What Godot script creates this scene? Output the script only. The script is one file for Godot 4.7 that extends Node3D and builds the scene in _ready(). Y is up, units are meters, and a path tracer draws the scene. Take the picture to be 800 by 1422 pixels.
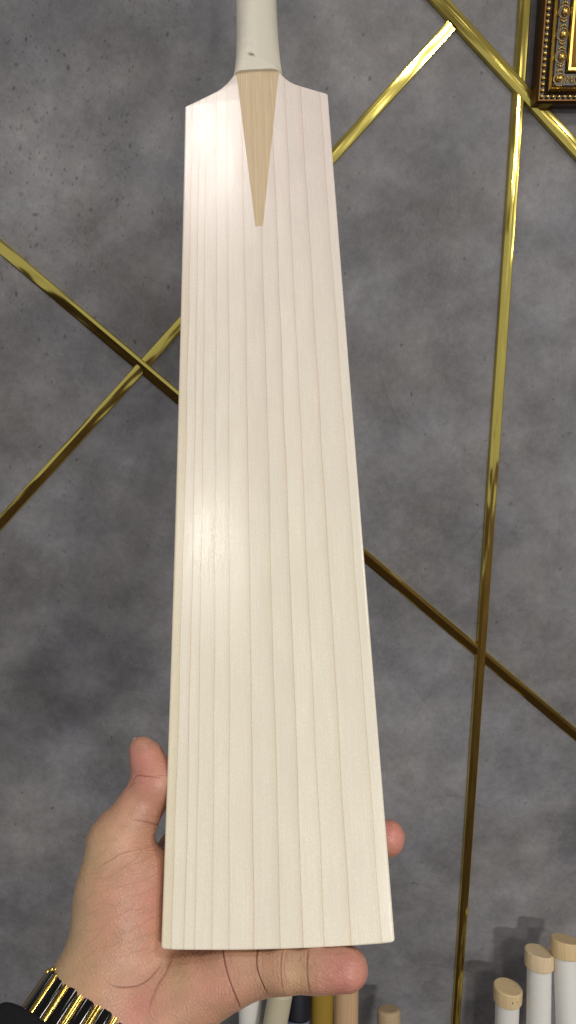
extends Node3D
# A pale unbranded cricket bat held up in a left hand before a grey plaster wall with brass trim.

const BAT_AT := Vector3(-0.00524, 1.34500, 0.63781)
const BAT_X := Vector3(0.99669, 0.07183, 0.03793)
const BAT_Y := Vector3(-0.03438, 0.79609, -0.60420)
const BAT_Z := Vector3(-0.07360, 0.60090, 0.79593)
const BLADE_LEN := 0.5533
const HALF_W := 0.054

var names := {}
var rng := RandomNumberGenerator.new()
var m_willow: StandardMaterial3D
var m_blade: StandardMaterial3D
var m_cane: StandardMaterial3D
var m_twine: StandardMaterial3D
var m_gold: StandardMaterial3D
var m_dark_trim: StandardMaterial3D

# ------------------------------------------------------------------ mesh helpers
class Geo:
	var v := PackedVector3Array()
	var n := PackedVector3Array()
	var t := PackedVector2Array()
	var idx := PackedInt32Array()

	func vert(p: Vector3, nn: Vector3, uv := Vector2.ZERO) -> int:
		v.append(p); n.append(nn); t.append(uv)
		return v.size() - 1

	func tri(a: int, b: int, c: int) -> void:
		# front faces run clockwise; turned here so that they agree with the vertex normals
		var g := (v[b] - v[a]).cross(v[c] - v[a])
		if g.dot(n[a] + n[b] + n[c]) > 0.0:
			idx.append(a); idx.append(c); idx.append(b)
		else:
			idx.append(a); idx.append(b); idx.append(c)

	func quad(a: int, b: int, c: int, d: int) -> void:
		tri(a, b, c); tri(a, c, d)

	func flat(ps: Array, out: Vector3, uvs: Array = []) -> void:
		var ids := []
		var k: Vector3 = (ps[1] - ps[0]).cross(ps[2] - ps[0]).normalized()
		if k.dot(out) < 0.0:
			k = -k
		for i in ps.size():
			ids.append(vert(ps[i], k, uvs[i] if uvs.size() else Vector2(ps[i].x, ps[i].y)))
		for i in range(1, ps.size() - 1):
			tri(ids[0], ids[i], ids[i + 1])

	# rings: arrays of points, all of one size; round the ring closed
	func loft(rings: Array, uvs: Array = [], cap_start := true, cap_end := true) -> void:
		var R := rings.size()
		var N: int = rings[0].size()
		var base := v.size()
		for r in R:
			var c := Vector3.ZERO
			for p in rings[r]:
				c += p
			c /= N
			for i in N:
				var a: Vector3 = rings[r][(i + 1) % N] - rings[r][(i + N - 1) % N]
				var b: Vector3 = rings[mini(r + 1, R - 1)][i] - rings[maxi(r - 1, 0)][i]
				var k := a.cross(b).normalized()
				if k.dot(rings[r][i] - c) < 0.0:
					k = -k
				vert(rings[r][i], k, uvs[r][i] if uvs.size() else Vector2(float(i) / N, float(r) / R))
		for r in R - 1:
			for i in N:
				var j := (i + 1) % N
				quad(base + r * N + i, base + r * N + j, base + (r + 1) * N + j, base + (r + 1) * N + i)
		for e in 2:
			if (e == 0 and not cap_start) or (e == 1 and not cap_end):
				continue
			var ring: Array = rings[0] if e == 0 else rings[R - 1]
			var other: Array = rings[1] if e == 0 else rings[R - 2]
			var c := Vector3.ZERO
			var c2 := Vector3.ZERO
			for i in N:
				c += ring[i]; c2 += other[i]
			c /= N; c2 /= N
			var k: Vector3 = (ring[1] - ring[0]).cross(ring[N / 2] - ring[0]).normalized()
			if k.dot(c - c2) < 0.0:
				k = -k
			var m := vert(c, k, uvs[0 if e == 0 else R - 1][0] if uvs.size() else Vector2(0.5, 0.5))
			var ids := []
			for i in N:
				ids.append(vert(ring[i], k, uvs[0 if e == 0 else R - 1][i] if uvs.size() else Vector2(0.5 + 0.4 * cos(TAU * i / N), 0.5 + 0.4 * sin(TAU * i / N))))
			for i in N:
				tri(m, ids[i], ids[(i + 1) % N])

	func box(xf: Transform3D, h: Vector3, bev: float) -> void:
		var c := {}
		for sx in [-1, 1]:
			for sy in [-1, 1]:
				for sz in [-1, 1]:
					var s := Vector3(sx, sy, sz)
					for ax in 3:
						var p := s * (h - Vector3.ONE * bev)
						p[ax] = s[ax] * h[ax]
						c[Vector4(sx, sy, sz, ax)] = xf * p
		for ax in 3:
			var b1 := (ax + 1) % 3
			var b2 := (ax + 2) % 3
			for s in [-1, 1]:
				var ps := []
				for q in [[-1, -1], [1, -1], [1, 1], [-1, 1]]:
					var k := Vector4(0, 0, 0, ax)
					k[ax] = s; k[b1] = q[0]; k[b2] = q[1]
					ps.append(c[k])
				var o := Vector3.ZERO
				o[ax] = s
				flat(ps, xf.basis * o)
			for s1 in [-1, 1]:
				for s2 in [-1, 1]:
					var ps := []
					for q in [[-1, b1], [1, b1], [1, b2], [-1, b2]]:
						var k := Vector4(0, 0, 0, q[1])
						k[ax] = q[0]; k[b1] = s1; k[b2] = s2
						ps.append(c[k])
					var o := Vector3.ZERO
					o[b1] = s1; o[b2] = s2
					flat(ps, xf.basis * o)
		for sx in [-1, 1]:
			for sy in [-1, 1]:
				for sz in [-1, 1]:
					flat([c[Vector4(sx, sy, sz, 0)], c[Vector4(sx, sy, sz, 1)], c[Vector4(sx, sy, sz, 2)]], xf.basis * Vector3(sx, sy, sz))

	func ball(c: Vector3, r: Vector3, seg := 10, rows := 6, basis := Basis()) -> void:
		var base := v.size()
		for j in rows + 1:
			var th := PI * j / rows
			for i in seg:
				var ph := TAU * i / seg
				var d := Vector3(sin(th) * cos(ph), sin(th) * sin(ph), cos(th))
				vert(c + basis * (d * r), (basis * (d / r)).normalized(), Vector2(float(i) / seg, float(j) / rows))
		for j in rows:
			for i in seg:
				var a := base + j * seg + i
				var b := base + j * seg + (i + 1) % seg
				if j > 0:
					tri(a, b, b + seg)
				if j < rows - 1:
					tri(a, b + seg, a + seg)

	func done() -> ArrayMesh:
		var a := []
		a.resize(Mesh.ARRAY_MAX)
		a[Mesh.ARRAY_VERTEX] = v
		a[Mesh.ARRAY_NORMAL] = n
		a[Mesh.ARRAY_TEX_UV] = t
		a[Mesh.ARRAY_INDEX] = idx
		var m := ArrayMesh.new()
		m.add_surface_from_arrays(Mesh.PRIMITIVE_TRIANGLES, a)
		return m


func numbered(called: String) -> String:
	if not names.has(called):
		names[called] = 0
		return called
	names[called] += 1
	return "%s_%03d" % [called, names[called]]


func put(called: String, g, mat: Material, parent: Node = null) -> MeshInstance3D:
	var o := MeshInstance3D.new()
	o.mesh = g.done() if g is Geo else g
	o.material_override = mat
	if parent == null:
		o.name = numbered(called)
		add_child(o, true)
	else:
		var k := 0
		var nm := called
		while parent.has_node(nm):
			k += 1
			nm = "%s_%03d" % [called, k]
		o.name = nm
		parent.add_child(o, true)
	return o


func thing(called: String, label: String, category: String, xf := Transform3D(), group := "") -> Node3D:
	var o := Node3D.new()
	o.name = numbered(called)
	add_child(o, true)
	o.transform = xf
	return tag(o, label, category, group)


func tag(o: Node3D, label: String, category: String, group := "") -> Node3D:
	o.set_meta("label", label)
	o.set_meta("category", category)
	if group != "":
		o.set_meta("group", group)
	return o


func mat(c: Color, rough: float, metal := 0.0) -> StandardMaterial3D:
	var m := StandardMaterial3D.new()
	m.albedo_color = c
	m.roughness = rough
	m.metallic = metal
	return m


func noise(sd: int, freq: float, oct := 4, kind := FastNoiseLite.TYPE_SIMPLEX_SMOOTH) -> FastNoiseLite:
	var f := FastNoiseLite.new()
	f.seed = sd
	f.noise_type = kind
	f.frequency = freq
	f.fractal_octaves = oct
	f.fractal_type = FastNoiseLite.FRACTAL_FBM if oct > 1 else FastNoiseLite.FRACTAL_NONE
	return f


func noise_bytes(sd: int, freq: float, oct: int, w: int, h: int) -> PackedByteArray:
	return noise(sd, freq, oct).get_image(w, h, false, false, false).get_data()


func tex(im: Image) -> ImageTexture:
	return ImageTexture.create_from_image(im)


func bump(h: PackedByteArray, w: int, hh: int, k: float) -> ImageTexture:
	var im := Image.create_from_data(w, hh, false, Image.FORMAT_L8, h)
	im.convert(Image.FORMAT_RGBA8)
	im.bump_map_to_normal_map(k)
	return tex(im)


# ------------------------------------------------------------------ main
func _ready() -> void:
	rng.seed = 7
	# camera: a phone held at eye height, tipped down 14 degrees
	var cam := Camera3D.new()
	cam.name = "camera"
	add_child(cam)
	cam.position = Vector3(0, 1.62, 0.92)
	cam.rotation = Vector3(deg_to_rad(-14.0), 0, 0)
	cam.fov = 69.0
	cam.near = 0.02
	cam.far = 60.0
	cam.current = true
	# the rest of the shop, as the soft light that it sends back
	var we := WorldEnvironment.new()
	we.name = "environment"
	var e := Environment.new()
	e.background_mode = Environment.BG_COLOR
	e.background_color = Color(0.64, 0.64, 0.64)
	e.tonemap_mode = Environment.TONE_MAPPER_LINEAR
	e.tonemap_exposure = 1.21
	e.sdfgi_enabled = true
	e.ssao_enabled = true
	e.ssil_enabled = true
	we.environment = e
	add_child(we)
	make_lamps()
	make_materials()
	make_wall()
	make_trim()
	make_bat()
	make_hand()
	make_wrist_watch()
	make_picture_frame()
	make_rear_bats()


const CEIL := 2.75

func make_lamps() -> void:
	# recessed ceiling lamps; the two nearest show in the polish of the blade
	var spots := [
		[Vector3(-0.32, CEIL, 0.40), 0.13, "lit round ceiling lamp straight above the bat"],
		[Vector3(-0.53, CEIL, 1.24), 0.17, "lit round ceiling lamp above and behind the person's left shoulder"],
		[Vector3(0.95, CEIL, 1.20), 0.7, "lit round ceiling lamp over the picture frame side"],
		[Vector3(0.60, CEIL, 2.60), 1.6, "lit round ceiling lamp in the middle of the ceiling"],
		[Vector3(1.75, CEIL, 4.60), 16.0, "large lit round ceiling lamp farthest from the grey wall"],
	]
	var glow := mat(Color(1, 1, 1), 0.5)
	glow.emission_enabled = true
	glow.emission = Color(1.0, 0.97, 0.92)
	glow.emission_energy_multiplier = 4.0
	var rim := mat(Color(0.85, 0.85, 0.85), 0.4)
	for s in spots:
		var t := thing("ceiling_lamp", s[2], "lamp", Transform3D(Basis().scaled(Vector3(1.9, 1, 1.9) if s[1] > 5.0 else Vector3.ONE), s[0]), "ceiling lamps")
		var g := Geo.new()
		var rings := []
		for q in [[0.1335, -0.012], [0.1335, -0.0025], [0.134, -0.002]]:
			var r := []
			for i in 32:
				r.append(Vector3(q[0] * cos(TAU * i / 32), q[1], q[0] * sin(TAU * i / 32)))
			rings.append(r)
		g.loft(rings)
		put("lamp_lens", g, glow, t)
		var g2 := Geo.new()
		rings = []
		for q in [[0.136, -0.002], [0.136, -0.016], [0.142, -0.018], [0.152, -0.006], [0.153, -0.002]]:
			var r := []
			for i in 32:
				r.append(Vector3(q[0] * cos(TAU * i / 32), q[1], q[0] * sin(TAU * i / 32)))
			rings.append(r)
		g2.loft(rings, [], false, false)
		put("lamp_rim", g2, rim, t)
		var l := AreaLight3D.new()
		l.name = "lamp_light"
		l.area_size = Vector2(0.24, 0.24) if s[1] < 5.0 else Vector2(0.44, 0.44)
		l.light_energy = s[1]
		l.light_color = Color(1.0, 0.98, 0.95)
		l.area_range = 8.0
		l.shadow_enabled = true
		t.add_child(l)
		if s[1] > 5.0:
			l.scale = Vector3(1.0 / 1.9, 1, 1.0 / 1.9)
		l.position = Vector3(0, -0.02, 0)
		l.rotation = Vector3(-PI / 2, 0, 0)


func make_materials() -> void:
	# ---- blade: pressed willow, straight growth rings running the whole length
	var W := 640
	var H := 2048
	var px := PackedByteArray(); px.resize(W * H * 3)
	var ht := PackedByteArray(); ht.resize(W * H)
	var rg := PackedByteArray(); rg.resize(W * H)
	var lines := [0.0, 0.054, 0.106, 0.153, 0.226, 0.300, 0.404, 0.516, 0.612, 0.702, 0.812, 0.942, 1.03]
	var strength := [0.0, 0.75, 0.9, 0.8, 0.7, 0.75, 1.0, 0.9, 0.95, 0.85, 0.95, 0.7, 0.0]
	var n_low := noise(11, 0.0035, 2)
	var n_fib := noise_bytes(12, 0.16, 3, W, 256)
	var n_fl := noise_bytes(13, 0.30, 2, W, H / 2)
	var n_blot := noise_bytes(14, 0.010, 3, W, H / 2)
	var tone := []
	for i in 13:
		tone.append(rng.randf_range(-1.0, 1.0))
	for y in H:
		var s := float(y) / H          # 0 at the toe, 1 at the top
		var wob := []
		for i in 13:
			wob.append(lines[i] + 0.0045 * n_low.get_noise_2d(i * 137.0, y * 1.0) + (0.010 * (s - 0.35) if i == 1 else 0.0))
		wob[0] = -0.02
		var k := 0
		var pink := clampf((s - 0.30) * 1.9, 0.0, 1.0)
		for x in W:
			var u := (x + 0.5) / W
			while k < 11 and u > wob[k + 1]:
				k += 1
			var f: float = (u - wob[k]) / (wob[k + 1] - wob[k])
			var q: float = absf(u - wob[k + 1]) / 0.0017
			var q0: float = absf(u - wob[k]) / 0.0017
			var line: float = strength[k + 1] * (exp(-q * q) + 0.40 * pow(clampf(f, 0, 1), 5.0)) + strength[k] * exp(-q0 * q0)
			var fib := (n_fib[((y / 26) % 256) * W + x] * 0.6 + n_fib[((y / 7 + 91) % 256) * W + x] * 0.4) / 255.0 - 0.5
			var fl := n_fl[(y / 2) * W + x] / 255.0 - 0.5
			var bl := n_blot[(y / 2) * W + x] / 255.0 - 0.5
			var tan := 0.0
			if k == 0:
				tan = clampf(1.0 - (s - 0.62) * 6.0, 0.0, 1.0) * 0.42
			var b: float = 1.0 + 0.042 * fib + 0.022 * bl + 0.012 * tone[k] + 0.030 * fl
			var lr: float = line * 30.0 * (0.75 + 0.7 * (fib + 0.5))
			var i3 := (y * W + x) * 3
			px[i3] = int(clampf((239.0 + 0.0 * pink - tan * 9.0) * b - lr * 0.72, 0, 255))
			px[i3 + 1] = int(clampf((233.0 - 5.0 * pink - tan * 15.0) * b - lr * 1.05, 0, 255))
			px[i3 + 2] = int(clampf((216.0 + 5.0 * pink - tan * 30.0) * b - lr * 1.3, 0, 255))
			ht[y * W + x] = int(clampf(128.0 + 60.0 * fib + 34.0 * fl - 30.0 * line, 0, 255))
			rg[y * W + x] = int(clampf(62.0 + 60.0 * fib + 90.0 * fl + 30.0 * bl, 0, 255))
	m_blade = mat(Color(1, 1, 1), 1.0)
	m_blade.albedo_texture = tex(Image.create_from_data(W, H, false, Image.FORMAT_RGB8, px))
	m_blade.roughness_texture = tex(Image.create_from_data(W, H, false, Image.FORMAT_L8, rg))
	m_blade.normal_enabled = true
	m_blade.normal_texture = bump(ht, W, H, 1.0)
	m_blade.normal_scale = 0.5
	m_blade.texture_repeat = false
	m_blade.metallic_specular = 0.5

	# ---- cane of splices and handles
	W = 256; H = 1024
	px = PackedByteArray(); px.resize(W * H * 3)
	var a := noise_bytes(21, 0.10, 3, W, 256)
	var b2 := noise_bytes(22, 0.35, 2, W, 256)
	for y in H:
		for x in W:
			var f := (lerpf(a[(y / 128) * W + x], a[(y / 128 + 1) * W + x], fmod(y / 128.0, 1.0)) - 128.0) / 255.0
			var d := (lerpf(b2[(y / 64) * W + x], b2[(y / 64 + 1) * W + x], fmod(y / 64.0, 1.0)) - 128.0) / 255.0
			var c := 1.0 + 0.13 * f + 0.16 * d
			if x % 64 < 1:
				c -= 0.10
			var i3 := (y * W + x) * 3
			px[i3] = int(clampf(226.0 * c, 0, 255))
			px[i3 + 1] = int(clampf(203.0 * c, 0, 255))
			px[i3 + 2] = int(clampf(166.0 * c, 0, 255))
	m_cane = mat(Color(1, 1, 1), 0.5)
	m_cane.albedo_texture = tex(Image.create_from_data(W, H, false, Image.FORMAT_RGB8, px))

	m_willow = mat(Color(0.90, 0.84, 0.74), 0.5)

	# ---- cream binding, one turn of twine beside the other under a thin tape
	var nt := NoiseTexture2D.new()
	nt.width = 256; nt.height = 512
	nt.noise = noise(31, 0.02, 3)
	nt.as_normal_map = true
	nt.bump_strength = 3.0
	m_twine = mat(Color(0.865, 0.845, 0.785), 0.5)
	m_twine.normal_enabled = true
	m_twine.normal_texture = nt
	m_twine.normal_scale = 0.4
	m_twine.uv1_scale = Vector3(1, 12, 1)

	# ---- polished brass
	var ng := NoiseTexture2D.new()
	ng.width = 512; ng.height = 128
	ng.seamless = true
	ng.noise = noise(41, 0.012, 2)
	ng.as_normal_map = true
	ng.bump_strength = 6.0
	m_gold = mat(Color(0.86, 0.79, 0.42), 0.12, 1.0)
	m_gold.normal_enabled = true
	m_gold.normal_texture = ng
	m_gold.normal_scale = 0.32
	m_gold.uv1_scale = Vector3(1.3, 3.6, 1)
	m_dark_trim = mat(Color(0.10, 0.065, 0.045), 0.32)


func make_wall() -> void:
	var W := 1280
	var H := 2048
	var wide := 1.3
	var high := 1.9
	var low := 0.3
	var px := PackedByteArray(); px.resize(W * H * 3)
	var ht := PackedByteArray(); ht.resize(W * H)
	var big := noise_bytes(51, 0.0034, 4, W, H)
	var mid := noise_bytes(52, 0.010, 6, W, H)
	var hue := noise_bytes(53, 0.005, 3, W, H)
	var fine := noise_bytes(54, 0.22, 2, W, H)
	var streak := noise_bytes(55, 0.03, 4, W, H)
	var grit := noise_bytes(56, 0.075, 3, W, H)
	for i in W * H:
		var bg := big[i] / 255.0 - 0.5
		var md := mid[i] / 255.0 - 0.5
		var fn := fine[i] / 255.0 - 0.5
		var hu := hue[i] / 255.0 - 0.5
		var st := streak[i] / 255.0 - 0.5
		var gr := grit[i] / 255.0 - 0.5
		var v := 130.0 + 48.0 * bg + 42.0 * md + 14.0 * fn + 14.0 * st + 16.0 * gr
		var j := i * 3
		px[j] = int(clampf(v - 3.0 * hu, 0, 255))
		px[j + 1] = int(clampf(v - 1.0 - 0.0 * hu, 0, 255))
		px[j + 2] = int(clampf(v + 2.5 + 8.0 * hu, 0, 255))
		ht[i] = int(clampf(150.0 + 26.0 * md + 22.0 * fn + 30.0 * gr, 0, 255))
	# pits left by trapped air, thick towards the upper left, and a few trowel scratches
	var r := RandomNumberGenerator.new()
	r.seed = 99
	for k in 2600:
		var x := 0.0
		var y := 0.0
		if k < 1000:
			x = r.randfn(-0.30, 0.13); y = r.randfn(1.80, 0.13)
		else:
			x = r.randf_range(-0.65, 0.65); y = r.randf_range(0.3, 2.2)
		var size := r.randf_range(0.5, 1.1) if r.randf() < 0.86 else r.randf_range(1.1, 1.9)
		var ang := r.randfn(0.9, 0.6)
		var ecc := r.randf_range(1.0, 2.2)
		var depth := r.randf_range(0.2, 1.0)
		var cx := int((x / wide + 0.5) * W)
		var cy := int((1.0 - (y - low) / high) * H)
		for dy in range(-5, 6):
			for dx in range(-5, 6):
				var xx := cx + dx
				var yy := cy + dy
				if xx < 0 or yy < 0 or xx >= W or yy >= H:
					continue
				var p := Vector2(dx, dy).rotated(ang)
				var q := Vector2(p.x / ecc, p.y).length() / size
				var w := clampf(1.3 - q, 0.0, 1.0) * depth
				if w > 0.0:
					var i := yy * W + xx
					ht[i] = int(ht[i] * (1.0 - 0.75 * w))
					for c in 3:
						px[i * 3 + c] = int(px[i * 3 + c] * (1.0 - 0.32 * w))
	for k in 420:     # broad soft strokes of the trowel
		var x := r.randf_range(-0.05, 1.05) * W
		var y := r.randf_range(-0.05, 1.05) * H
		var a := r.randfn(-0.7, 0.9)
		var l := r.randi_range(25, 120)
		var wd := r.randi_range(4, 16)
		var k2 := r.randfn(0.0, 0.030)
		var bend := r.randf_range(-0.012, 0.012)
		for s in range(0, l, 2):
			x += 2.0 * cos(a); y += 2.0 * sin(a); a += bend
			var fade := sin(PI * s / l)
			for o in range(-wd, wd + 1):
				var xx := int(x - sin(a) * o)
				var yy := int(y + cos(a) * o)
				if xx < 0 or yy < 0 or xx >= W - 1 or yy >= H:
					continue
				var g := 1.0 + k2 * fade * (1.0 if o < wd - 1 else -0.7) * smoothstep(-wd, wd * 0.6, o)
				for c in 3:
					var i := (yy * W + xx) * 3 + c
					px[i] = int(clampf(px[i] * g + 0.5, 0, 255))
					px[i + 3] = int(clampf(px[i + 3] * (1.0 + (g - 1.0) * 0.5) + 0.5, 0, 255))
	for k in 40:
		var x := r.randf_range(0.05, 0.95) * W
		var y := r.randf_range(0.1, 0.95) * H
		var a := r.randf_range(-2.6, 0.6)
		var bend := r.randf_range(-0.012, 0.012)
		var deep := r.randf_range(0.03, 0.10)
		var light := r.randf() < 0.5
		for s in r.randi_range(25, 90):
			x += cos(a); y += sin(a); a += bend
			for o in 2:
				var xx := int(x) + o
				var yy := int(y)
				if xx < 0 or yy < 0 or xx >= W or yy >= H:
					continue
				var i := yy * W + xx
				ht[i] = int(ht[i] * (1.0 - deep * 1.5))
				for c in 3:
					px[i * 3 + c] = int(clampf(px[i * 3 + c] * (1.0 + deep * 0.6 if light else 1.0 - deep * 0.8), 0, 255))
	var m := mat(Color(1, 1, 1), 0.62)
	m.albedo_texture = tex(Image.create_from_data(W, H, false, Image.FORMAT_RGB8, px))
	m.normal_enabled = true
	m.normal_texture = bump(ht, W, H, 2.0)
	m.normal_scale = 0.55
	var g := Geo.new()
	var x0 := -2.6
	var x1 := 2.6
	var uv := func(x: float, y: float) -> Vector2: return Vector2(x / wide + 0.5, 1.0 - (y - low) / high)
	g.flat([Vector3(x0, 0, 0), Vector3(x1, 0, 0), Vector3(x1, CEIL, 0), Vector3(x0, CEIL, 0)], Vector3.BACK,
		[uv.call(x0, 0), uv.call(x1, 0), uv.call(x1, CEIL), uv.call(x0, CEIL)])
	g.flat([Vector3(x0, 0, -0.12), Vector3(x1, 0, -0.12), Vector3(x1, CEIL, -0.12), Vector3(x0, CEIL, -0.12)], Vector3.FORWARD)
	g.flat([Vector3(x0, 0, -0.12), Vector3(x0, 0, 0), Vector3(x0, CEIL, 0), Vector3(x0, CEIL, -0.12)], Vector3.LEFT)
	g.flat([Vector3(x1, 0, -0.12), Vector3(x1, 0, 0), Vector3(x1, CEIL, 0), Vector3(x1, CEIL, -0.12)], Vector3.RIGHT)
	var wall := put("wall", g, m)
	tag(wall, "mottled grey plaster wall with pits and brass strips across it", "wall")
	wall.set_meta("kind", "structure")
	# floor and ceiling, of which the strips show the reflection
	var fm := mat(Color(0.16, 0.04, 0.03), 0.85)
	var fl := Geo.new()
	fl.box(Transform3D(Basis(), Vector3(0, -0.05, 3.1)), Vector3(3.4, 0.05, 3.25), 0.004)
	var floor_node := put("floor", fl, fm)
	tag(floor_node, "dark brown floor in front of the grey wall", "floor")
	floor_node.set_meta("kind", "structure")
	var cm := mat(Color(0.86, 0.85, 0.83), 0.8)
	var cl := Geo.new()
	cl.box(Transform3D(Basis(), Vector3(0, CEIL + 0.05, 2.9)), Vector3(3.4, 0.05, 3.05), 0.004)
	var ceiling_node := put("ceiling", cl, cm)
	tag(ceiling_node, "white ceiling above the grey wall", "ceiling")
	ceiling_node.set_meta("kind", "structure")


# a brass strip glued on the wall from a to b; face tips its broad face down by so many degrees
func strip(a: Vector2, b: Vector2, width: float, h: float, face: float, label: String) -> void:
	var d := (b - a).normalized()
	var along := Vector3(d.x, d.y, 0)
	var up := Vector3(-d.y, d.x, 0)
	if up.y < 0:
		up = -up
	if absf(up.y) < 0.2 and up.x < 0:
		up = -up
	var t := tan(deg_to_rad(face))
	var w := width / 2.0
	var c := 0.0012
	var c2 := 0.0042
	# a dark broad face tipped down and a narrow upper flat; the untipped strips have a low ridge instead
	var prof := [[-w, 0.0], [-w, 0.0010], [-w + c, h - t * (2.0 * w - c - c2)], [w - c2, h], [w - 0.0007, h - 0.0001], [w, h - 0.0012], [w, 0.0]]
	if face < 5.0:
		prof = [[-w, 0.0], [-w, 0.0012], [-w + c, h - 0.0007], [-w * 0.2, h], [w - 0.0010, h - 0.0004], [w, h - 0.0016], [w, 0.0]]
	var L := a.distance_to(b)
	var g := Geo.new()
	var o := Vector3(a.x, a.y, 0)
	for k in prof.size() - 1:
		var p: Array = prof[k]
		var q: Array = prof[k + 1]
		var out: Vector3 = (up * -(q[1] - p[1]) + Vector3.BACK * (q[0] - p[0])).normalized()
		var p0: Vector3 = o + up * p[0] + Vector3.BACK * p[1]
		var q0: Vector3 = o + up * q[0] + Vector3.BACK * q[1]
		var vv := float(k) * 0.13
		g.flat([p0, p0 + along * L, q0 + along * L, q0], out, [Vector2(0, vv), Vector2(L, vv), Vector2(L, vv + (q[0] - p[0]) * 12.0), Vector2(0, vv + (q[0] - p[0]) * 12.0)])
	for e in 2:
		var ps := []
		for p in prof:
			ps.append(o + up * p[0] + Vector3.BACK * p[1] + along * (L * e))
		g.flat(ps, along * (1.0 if e else -1.0))
	var m := put("brass_strip", g, m_gold)
	tag(m, label, "trim strip", "brass strips on the grey wall")


func make_trim() -> void:
	var on := func(p: Vector2, q: Vector2, x: float) -> Vector2: return p + (q - p) * ((x - p.x) / (q.x - p.x))
	var p := Vector2(-0.368, 1.3754)
	var q := Vector2(0.1797, 1.9397)
	strip(on.call(p, q, -1.2), on.call(p, q, 0.1835), 0.0135, 0.0036, 8.0, "brass strip rising from lower left and ending against the upper right strip")
	p = Vector2(-0.3367, 1.7107); q = Vector2(0.3961, 1.0753)
	strip(on.call(p, q, -1.4), on.call(p, q, 1.2), 0.0145, 0.0050, 19.0, "brass strip falling from the left edge behind the bat to the lower right")
	strip(Vector2(0.2566, 0.02), Vector2(0.2566, 2.72), 0.0128, 0.0058, 0.0, "upright brass strip, the only vertical one, right of the bat")
	p = Vector2(0.162, 1.964); q = Vector2(0.3271, 1.8129)
	strip(on.call(p, q, -0.55), on.call(p, q, 1.2), 0.0150, 0.0068, 1.0, "brass strip slanting down to the right under the picture frame corner")


# ------------------------------------------------------------------ the bat
# how far the face falls back at x: slightly crowned, and round where the neck runs into the handle
func fall(x: float, s: float) -> float:
	var b := smoothstep(0.018, 0.031, s - BLADE_LEN)
	var r := 0.0262 - 0.0070 * b
	return 0.0016 * (x / HALF_W) * (x / HALF_W) + 0.20 * b * (r - sqrt(maxf(r * r - x * x, 0.00001)))


func bow(s: float) -> float:
	var x := clampf(s / BLADE_LEN, 0.0, 1.0)
	return -0.020 * x * (1.0 - x)


func blade_mesh(fine: bool) -> Geo:
	var g := Geo.new()
	var st := []   # s, half width, edge thickness, spine thickness, inset of the toe bevel
	st.append([0.0, HALF_W - 0.0005, 0.0175, 0.021, 0.0006])
	st.append([0.0003, HALF_W - 0.0001, 0.018, 0.0215, 0.00015])
	st.append([0.0008, HALF_W, 0.0185, 0.022, 0.0])
	var steps := 40 if fine else 14
	for i in range(1, steps + 1):
		var s := BLADE_LEN * i / steps
		var x := s / BLADE_LEN
		var e := 0.0185 + 0.013 * sin(PI * clampf(x * 1.05, 0, 1))
		var t := 0.022 + 0.036 * pow(sin(PI * clampf(x * 0.93 + 0.04, 0, 1)), 1.2)
		st.append([s, HALF_W, e, maxf(t, e + 0.004), 0.0])
	for q in [[0.0007, 0.0530], [0.0019, 0.0505], [0.0040, 0.0460], [0.0085, 0.0371], [0.0122, 0.0302], [0.0155, 0.0262], [0.019, 0.0232], [0.0235, 0.0208], [0.029, 0.0186], [0.0315, 0.0176], [0.0335, 0.0100], [0.046, 0.0095]]:
		var x: float = clampf(q[0] / 0.04, 0, 1)
		st.append([BLADE_LEN + q[0], q[1], lerpf(0.022, 0.018, sqrt(x)), lerpf(0.033, 0.030, x), 0.0])
	var F := 24 if fine else 8
	var rings := []
	var uvs := []
	for q in st:
		var s: float = q[0]
		var h: float = q[1]
		var e: float = q[2]
		var t: float = q[3]
		var ins: float = q[4]
		var rc := minf(0.0013, h * 0.2)
		var crown := fall(h - rc, s)
		var pts := []
		for i in F + 1:
			var k := -1.0 + 2.0 * i / F
			pts.append(Vector2(k * (h - rc), -fall(k * (h - rc), s) - ins))
		for i in range(1, 5):
			var an := PI / 2 * i / 4
			pts.append(Vector2(h - rc + rc * sin(an), -crown - rc + rc * cos(an) - ins))
		pts.append(Vector2(h, -maxf(e * 0.6, crown + rc + 0.001)))
		pts.append(Vector2(h - 0.0006, -maxf(e - 0.002, crown + rc + 0.002)))
		pts.append(Vector2(h - 0.0025, -e))
		for i in range(1, 12):
			var k := 1.0 - 2.0 * i / 12.0
			pts.append(Vector2(k * (h - 0.003), -(e + (t - e) * pow(1.0 - absf(k), 0.9))))
		pts.append(Vector2(-h + 0.0025, -e))
		pts.append(Vector2(-h + 0.0006, -maxf(e - 0.002, crown + rc + 0.002)))
		pts.append(Vector2(-h, -maxf(e * 0.6, crown + rc + 0.001)))
		for i in range(0, 4):
			var an := PI / 2 * (4 - i) / 4
			pts.append(Vector2(-h + rc - rc * sin(an), -crown - rc + rc * cos(an) - ins))
		var ring := []
		var uv := []
		var cx := lerpf(0.0, 0.0010, clampf((s - BLADE_LEN) / 0.04, 0, 1))
		for p in pts:
			var toe := 0.0
			if s < 0.025:
				var z: float = p.x / HALF_W
				toe = (-0.0010 * (1.0 - z * z) + 0.0007 * pow(absf(z), 40.0)) * (1.0 - s / 0.025)
			ring.append(Vector3(p.x + cx, s + toe, p.y + bow(s)))
			uv.append(Vector2(p.x / 0.109 + 0.5, s / 0.605))
		rings.append(ring)
		uvs.append(uv)
	g.loft(rings, uvs)
	return g


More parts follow.
